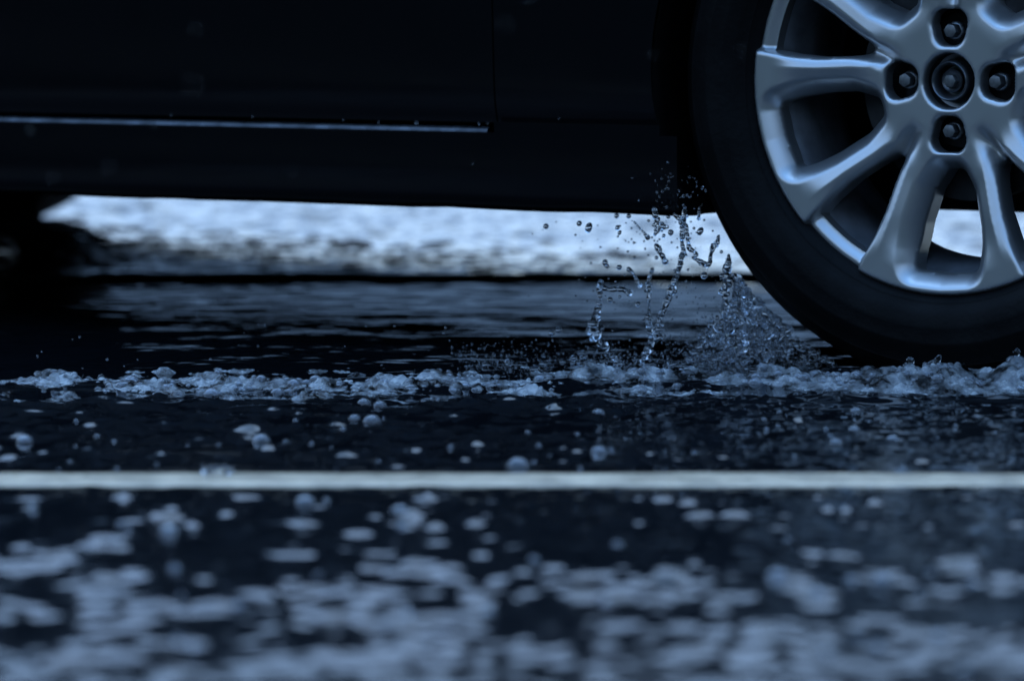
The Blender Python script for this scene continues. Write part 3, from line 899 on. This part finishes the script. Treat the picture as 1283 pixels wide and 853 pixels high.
G_ST = 'strands of water thrown up behind the front tyre'
YS_ = 4.14
S = [
    ('water strand hanging from the sill with a blob at its side', [(819, 262, 4), (822, 272, 4), (824, 281, 4.5), (831, 285, 3), (836, 284, 2.5), (828, 284, 3), (823, 290, 3), (821, 294, 2)]),
    ('longest twisted water strand running from the sill down to the froth', [(858, 262, 3), (857, 275, 3), (856, 284, 4.5), (855, 297, 2), (855, 305, 1.8), (857, 315, 3), (854, 322, 4.5), (853, 331, 4), (849, 343, 3), (845, 353, 3.5), (842, 363, 5), (838, 374, 4.5), (834, 385, 3), (829, 395, 4), (826, 411, 5), (819, 425, 4.5), (813, 437, 4), (806, 452, 3)]),
    ('thin side branch of water bending away to a falling drop at the tyre', [(845, 268, 2), (853, 276, 2.5), (860, 285, 3), (862, 300, 2), (864, 312, 2.5), (870, 315, 2.5), (874, 319, 2), (869, 323, 2), (877, 327, 2.5), (884, 331, 3.5)]),
    ('short thin water thread with a drop below the sill nearest the tyre', [(877, 260, 1.5), (876, 268, 1.5), (876, 274, 2.3)]),
    ('looped water strand against the tread of the front tyre', [(901, 296, 1.5), (899, 304, 3), (894, 310, 3), (891, 320, 1.8), (890, 330, 3), (886, 333, 2.5)]),
    ('thick slanting water blob above the dark road joint', [(822, 307, 3), (825, 311, 4), (828, 317, 2), (831, 322, 3.5), (834, 328, 4)]),
    ('hair-thin slanting water thread with a bead at its lower end', [(795, 278, 1.2), (800, 284, 0.8), (806, 290, 0.8), (812, 298, 2.6)]),
    ('slanting bent water thread left of the longest strand', [(788, 337, 3), (793, 341, 1.6), (797, 348, 1.6), (802, 358, 2.6)]),
    ('beaded upright water strand with a bulb in its middle', [(818, 338, 2.5), (814, 347, 1.6), (812, 355, 2.4), (814, 364, 5), (814, 370, 3), (813, 377, 1.8), (814, 388, 1.5), (813, 400, 4), (815, 412, 5), (816, 420, 3)]),
    ('ragged water column farthest from the tyre with a thick middle', [(753, 353, 3), (751, 362, 4), (752, 372, 2), (751, 382, 3), (749, 392, 5), (745, 402, 8), (743, 412, 9), (748, 422, 7), (756, 432, 4), (765, 442, 3), (772, 450, 3)]),
    ('beaded level arm of water joined to the ragged column', [(754, 360, 3), (760, 362, 2.6), (768, 363, 3), (775, 362, 3.2), (782, 363, 3), (789, 367, 4)]),
    ('lumpy upright water column nearest the tyre', [(914, 320, 2), (913, 330, 4), (911, 342, 5), (910, 354, 6), (909, 364, 5), (909, 373, 3), (910, 382, 4), (908, 392, 6), (912, 403, 7), (916, 412, 6)]),
]
for lab, pts in S:
    splash('water_strand', strand_balls(pts, YS_), lab, 'splash', G_ST, 0.0009)

# the sheet of spray torn off the tyre
balls = []
while len(balls) < 900:
    py = 345 + 115 * random.random() ** 0.75
    edge_x = np.interp(py, [345, 365, 400, 430, 460], [925, 938, 975, 1010, 1055])     # tyre edge
    left = np.interp(py, [345, 365, 390, 410, 430, 460], [919, 922, 908, 886, 866, 845])
    t = random.random() ** 0.7
    px = left + (edge_x - left) * t
    Y = 4.10 + 0.10 * random.random()
    p = at(px, py, Y)
    balls.append((p.x, p.y, p.z, random.choice((1.6, 2.2, 3.0, 4.0, 5.2)) * Y / FPX))
me, c0 = meta_mesh('spray', balls, 0.0024)
bits_V, bits_F = [np.array([v.co for v in me.vertices]).reshape(-1, 3) + np.array(c0)], [tuple(p.vertices) for p in me.polygons]
bpy.data.meshes.remove(me)
bm = bmesh.new(); bmesh.ops.create_icosphere(bm, subdivisions=2, radius=1)
IV = np.array([v.co for v in bm.verts]); IF = [tuple(v.index for v in f.verts) for f in bm.faces]; bm.free()
off = len(bits_V[0]); n_bits = 0
while n_bits < 2600:                                        # the fine drops between
    py = 462 - abs(random.gauss(0, 1)) * (26 if n_bits % 3 else 60)
    px = random.uniform(565, 1060) if n_bits % 3 else random.gauss(930, 55)
    edge_x = np.interp(py, [250, 310, 345, 365, 400, 430, 460], [888, 905, 925, 938, 975, 1010, 1055])
    if px > edge_x or py < 268 or (px < 830 and py < 462 - 45 * random.random()): n_bits += 0.25; continue
    n_bits += 1
    Yb = random.uniform(4.06, 4.24); p = at(px, py, Yb); r_ = random.choice((0.35, 0.5, 0.5, 0.7, 1.0, 1.3)) * Yb / FPX
    bits_V.append(IV * np.array([r_, r_, r_ * random.uniform(0.8, 1.6)]) + np.array(p)); bits_F += [tuple(i + off for i in f) for f in IF]; off += len(IV)
tag(link('spray', np_mesh('spray', np.vstack(bits_V), bits_F), M['clear']), 'fine clear spray torn off the back of the front tyre', 'spray', kind='stuff')
# low crowns along the far edge of the froth
crowns = [('row of small clear water lumps splashing up beyond the froth, middle', 580, 690, 448, 466, 130), ('clear water lumps splashing up between the two tall columns', 690, 850, 450, 468, 130),
          ('three lobed clear splash left of the ragged water column', 716, 742, 437, 455, 26), ('pair of clear water lumps in the dark band left of the columns', 688, 704, 410, 418, 10)]
for lab, xa, xb, ya, yb, n in crowns:
    bb = []
    for k in range(n):
        px = random.uniform(xa, xb); py = yb - (yb - ya) * random.random() ** 1.6 * (0.5 + 0.5 * math.sin(px * 0.11) ** 2); Y = random.uniform(4.05, 4.16)
        p = at(px, py, Y); bb.append((p.x, p.y, p.z, random.choice((1.4, 2, 2.8, 4)) * Y / FPX))
    splash('low_splash', bb, lab, 'splash', 'low splashes beyond the froth', 0.0018)
# ragged jets on the bow wave under the tyre
for lab, pts in (('spiky jet of water on the bow wave under the tyre', [(1160, 470, 7), (1168, 460, 6), (1176, 453, 4), (1180, 446, 2.5)]), ('rounded water lump on the bow wave under the tyre', [(1138, 468, 7), (1143, 458, 6), (1143, 452, 5)]),
                 ('tallest water jet at the right edge on the bow wave', [(1272, 480, 9), (1276, 462, 7), (1278, 448, 4), (1277, 438, 2.5)]), ('curled water jet beside the spiky one under the tyre', [(1180, 468, 6), (1186, 458, 5), (1190, 463, 4)])):
    splash('water_jet', strand_balls(pts, 3.93, 0.5, 1.0), lab, 'splash', 'jets on the bow wave under the tyre', 0.0018)
# crown splash where a raindrop hit the painted line
bb = []
for k in range(46):
    a = random.uniform(0, 6.28); hh = random.random(); c = on_water(270, 596)
    bb.append((c.x + (0.0085 + 0.004 * hh) * math.cos(a), c.y + (0.0085 + 0.004 * hh) * math.sin(a), 0.001 + 0.008 * hh * (0.5 + 0.5 * math.cos(3 * a) ** 2), 0.0028 * (1.2 - 0.6 * hh)))
splash('rain_splash', bb, 'crown splash of a raindrop on the white line', 'splash', res=0.0014)

# ------------------------------------------------------------------ droplets in the air
def drop_mesh(name, seed, stretch=1.0):
    bm = bmesh.new(); bmesh.ops.create_icosphere(bm, subdivisions=3, radius=1)
    g = random.Random(seed); a = [Vector((g.gauss(0, 1), g.gauss(0, 1), g.gauss(0, 1))).normalized() for _ in range(3)]
    for v in bm.verts:
        n = v.co.normalized(); v.co = n * (1 + 0.07 * sum(math.sin(2.2 * n.dot(q_) + i) for i, q_ in enumerate(a)) / 2); v.co.z *= stretch
    me = bpy.data.meshes.new(name); bm.to_mesh(me); bm.free()
    for p in me.polygons: p.use_smooth = True
    return me


DM = [drop_mesh('droplet', i, s) for i, s in enumerate((1.0, 1.06, 0.94, 1.35, 1.6))]
def droplet(px, py, rpx, Y, label, group, name='droplet', k=None, tilt=0.0):
    p = at(px, py, Y)
    o_ = link(name, DM[random.randrange(3) if k is None else k], M['clear'])
    o_.location = p; r_ = rpx * Y / FPX; o_.scale = (r_, r_, r_); o_.rotation_euler = (0, tilt, random.uniform(0, 6))
    tag(o_, label, 'droplet', group)
    return o_


G_D = 'droplets flying behind the front tyre'
big = [(725.7, 280, 3.4, 0, 'round droplet under the sill, second big one from the left'), (738, 285.5, 4.4, 4, 'large tilted oval droplet under the sill'), (684, 283.5, 3.4, 0, 'dark round droplet under the sill, farthest from the tyre'),
       (772.7, 270.5, 3.0, 1, 'droplet close under the sill with a tiny one stuck below'), (788, 271, 3.0, 0, 'round droplet close under the sill beside another'), (774, 285.5, 2.8, 3, 'upper drop of a falling chain under the sill'), (776.6, 291.5, 2.4, 3, 'lower drop of a falling chain under the sill'),
       (840.6, 291.2, 3.7, 0, 'round dark droplet between the two hanging strands'), (832, 295.6, 2.2, 3, 'small oval droplet left of the round one between strands'), (837.5, 271.7, 2.6, 2, 'droplet high between strands, just under the sill'),
       (877.8, 289.6, 4.0, 3, 'large oval droplet close to the tyre tread'), (870, 286, 1.9, 0, 'small droplet beside the large oval one near the tread'), (855.5, 297, 3.6, 3, 'flat oval droplet on the longest strand'), (758.6, 329, 3.6, 1, 'droplet against the dark joint line, upper of a touching pair'), (761, 333.5, 2.9, 0, 'droplet against the dark joint line, lower of a touching pair'),
       (776.3, 335, 3.4, 0, 'round grey droplet right of the touching pair at the joint line'), (765, 375.5, 3.5, 0, 'round droplet below the level arm of water'), (777, 372, 2.1, 0, 'small droplet below the level arm of water'), (800, 381, 3.1, 0, 'round droplet on the blue reflection left of the beaded strand'),
       (789, 367.8, 3.9, 0, 'round drop ending the level arm of water'), (883, 345, 4.2, 1, 'bright lit drop hanging below the side branch'), (904.4, 315.5, 2.2, 0, 'small droplet touching the tyre edge'), (795, 323, 2.2, 0, 'small round droplet above the joint line'), (823, 323, 2.4, 0, 'round droplet beside the thick slanting blob')]
for px, py, r_, k, lab in big:
    droplet(px, py, r_, YS_ + random.uniform(-0.02, 0.02), lab, G_D, k=k, tilt=0.5 if k >= 3 else 0)
sm_lab = 'tiny droplet in the air behind the front tyre'
for px, py, r_ in ((749, 282.5, 1), (774.5, 296.3, 1.4), (798, 291, 0.9), (802, 294, 0.8), (791.7, 299.7, 1.2), (784, 301.7, 1.1), (794.6, 304.3, 1.6), (774.4, 311.2, 1.2), (865.5, 298.7, 1.4), (882.7, 275.7, 1.6), (813, 276.4, 1.9), (826.7, 300, 1.5), (824.1, 302.6, 1.2), (667, 293, 1), (680, 288, 0.8), (697, 278, 1), (788, 357, 1), (726, 350, 1)):
    droplet(px, py, r_, YS_ + random.uniform(-0.03, 0.03), sm_lab, 'tiny droplets behind the front tyre')
for k in range(260):
    px = random.gauss(865, 85); py = random.uniform(268, 455)
    if px > np.interp(py, [260, 365, 455], [885, 930, 1030]) or px < 560 or (px < 640 and py < 400): continue
    droplet(px, py, random.choice((0.6, 0.8, 1.0, 1.4)), YS_ + random.uniform(-0.06, 0.06), sm_lab, 'tiny droplets behind the front tyre')
for k in range(60):
    px, py = random.gauss(850, 22), random.gauss(238, 20)
    if py > 262 or px > 885: continue
    droplet(px, py, random.choice((0.6, 0.9, 1.2, 1.8)), 4.10 + random.uniform(-0.02, 0.0), 'fine droplet of spray in front of the dark fender edge', 'fine spray in front of the fender')
for k in range(40):
    px, py = random.uniform(40, 760), random.uniform(395, 462)
    droplet(px, py, random.choice((0.7, 1.0, 1.5)), random.uniform(4.0, 4.15), 'fine droplet above the dark water beyond the froth', 'fine droplets beyond the froth')
# rain in the air, before the car
for k in range(11):
    px, py = random.uniform(-10, 960), random.uniform(-10, 240)
    droplet(px, py, random.uniform(0.6, 1.0), random.uniform(2.1, 3.0), 'falling raindrop in front of the black car door', 'raindrops falling in front of the car', 'raindrop', 4)
# beads standing on the sill ledge
for px, py, r_ in ((317, 147, 1.6), (430, 151, 1.4), (474, 153, 1.6), (522, 154, 2.0), (600, 155, 1.5), (611, 155, 1.4), (215, 145, 1.3), (700, 149, 1.2), (592, 205, 1.3), (792, 223, 1.3)):
    X = (px - 641.5) / FPX * 4.3; Yd = 4.0 + (0.45 - X) * math.tan(YAW) + 0.002
    Yd = 4.0 + (0.45 - (px - W0 / 2) * Yd / FPX) * math.tan(YAW) - 0.004
    droplet(px, py, r_, Yd, 'bright water bead on the black paint above the sill ledge', 'water beads on the car side', 'water_bead', 0)
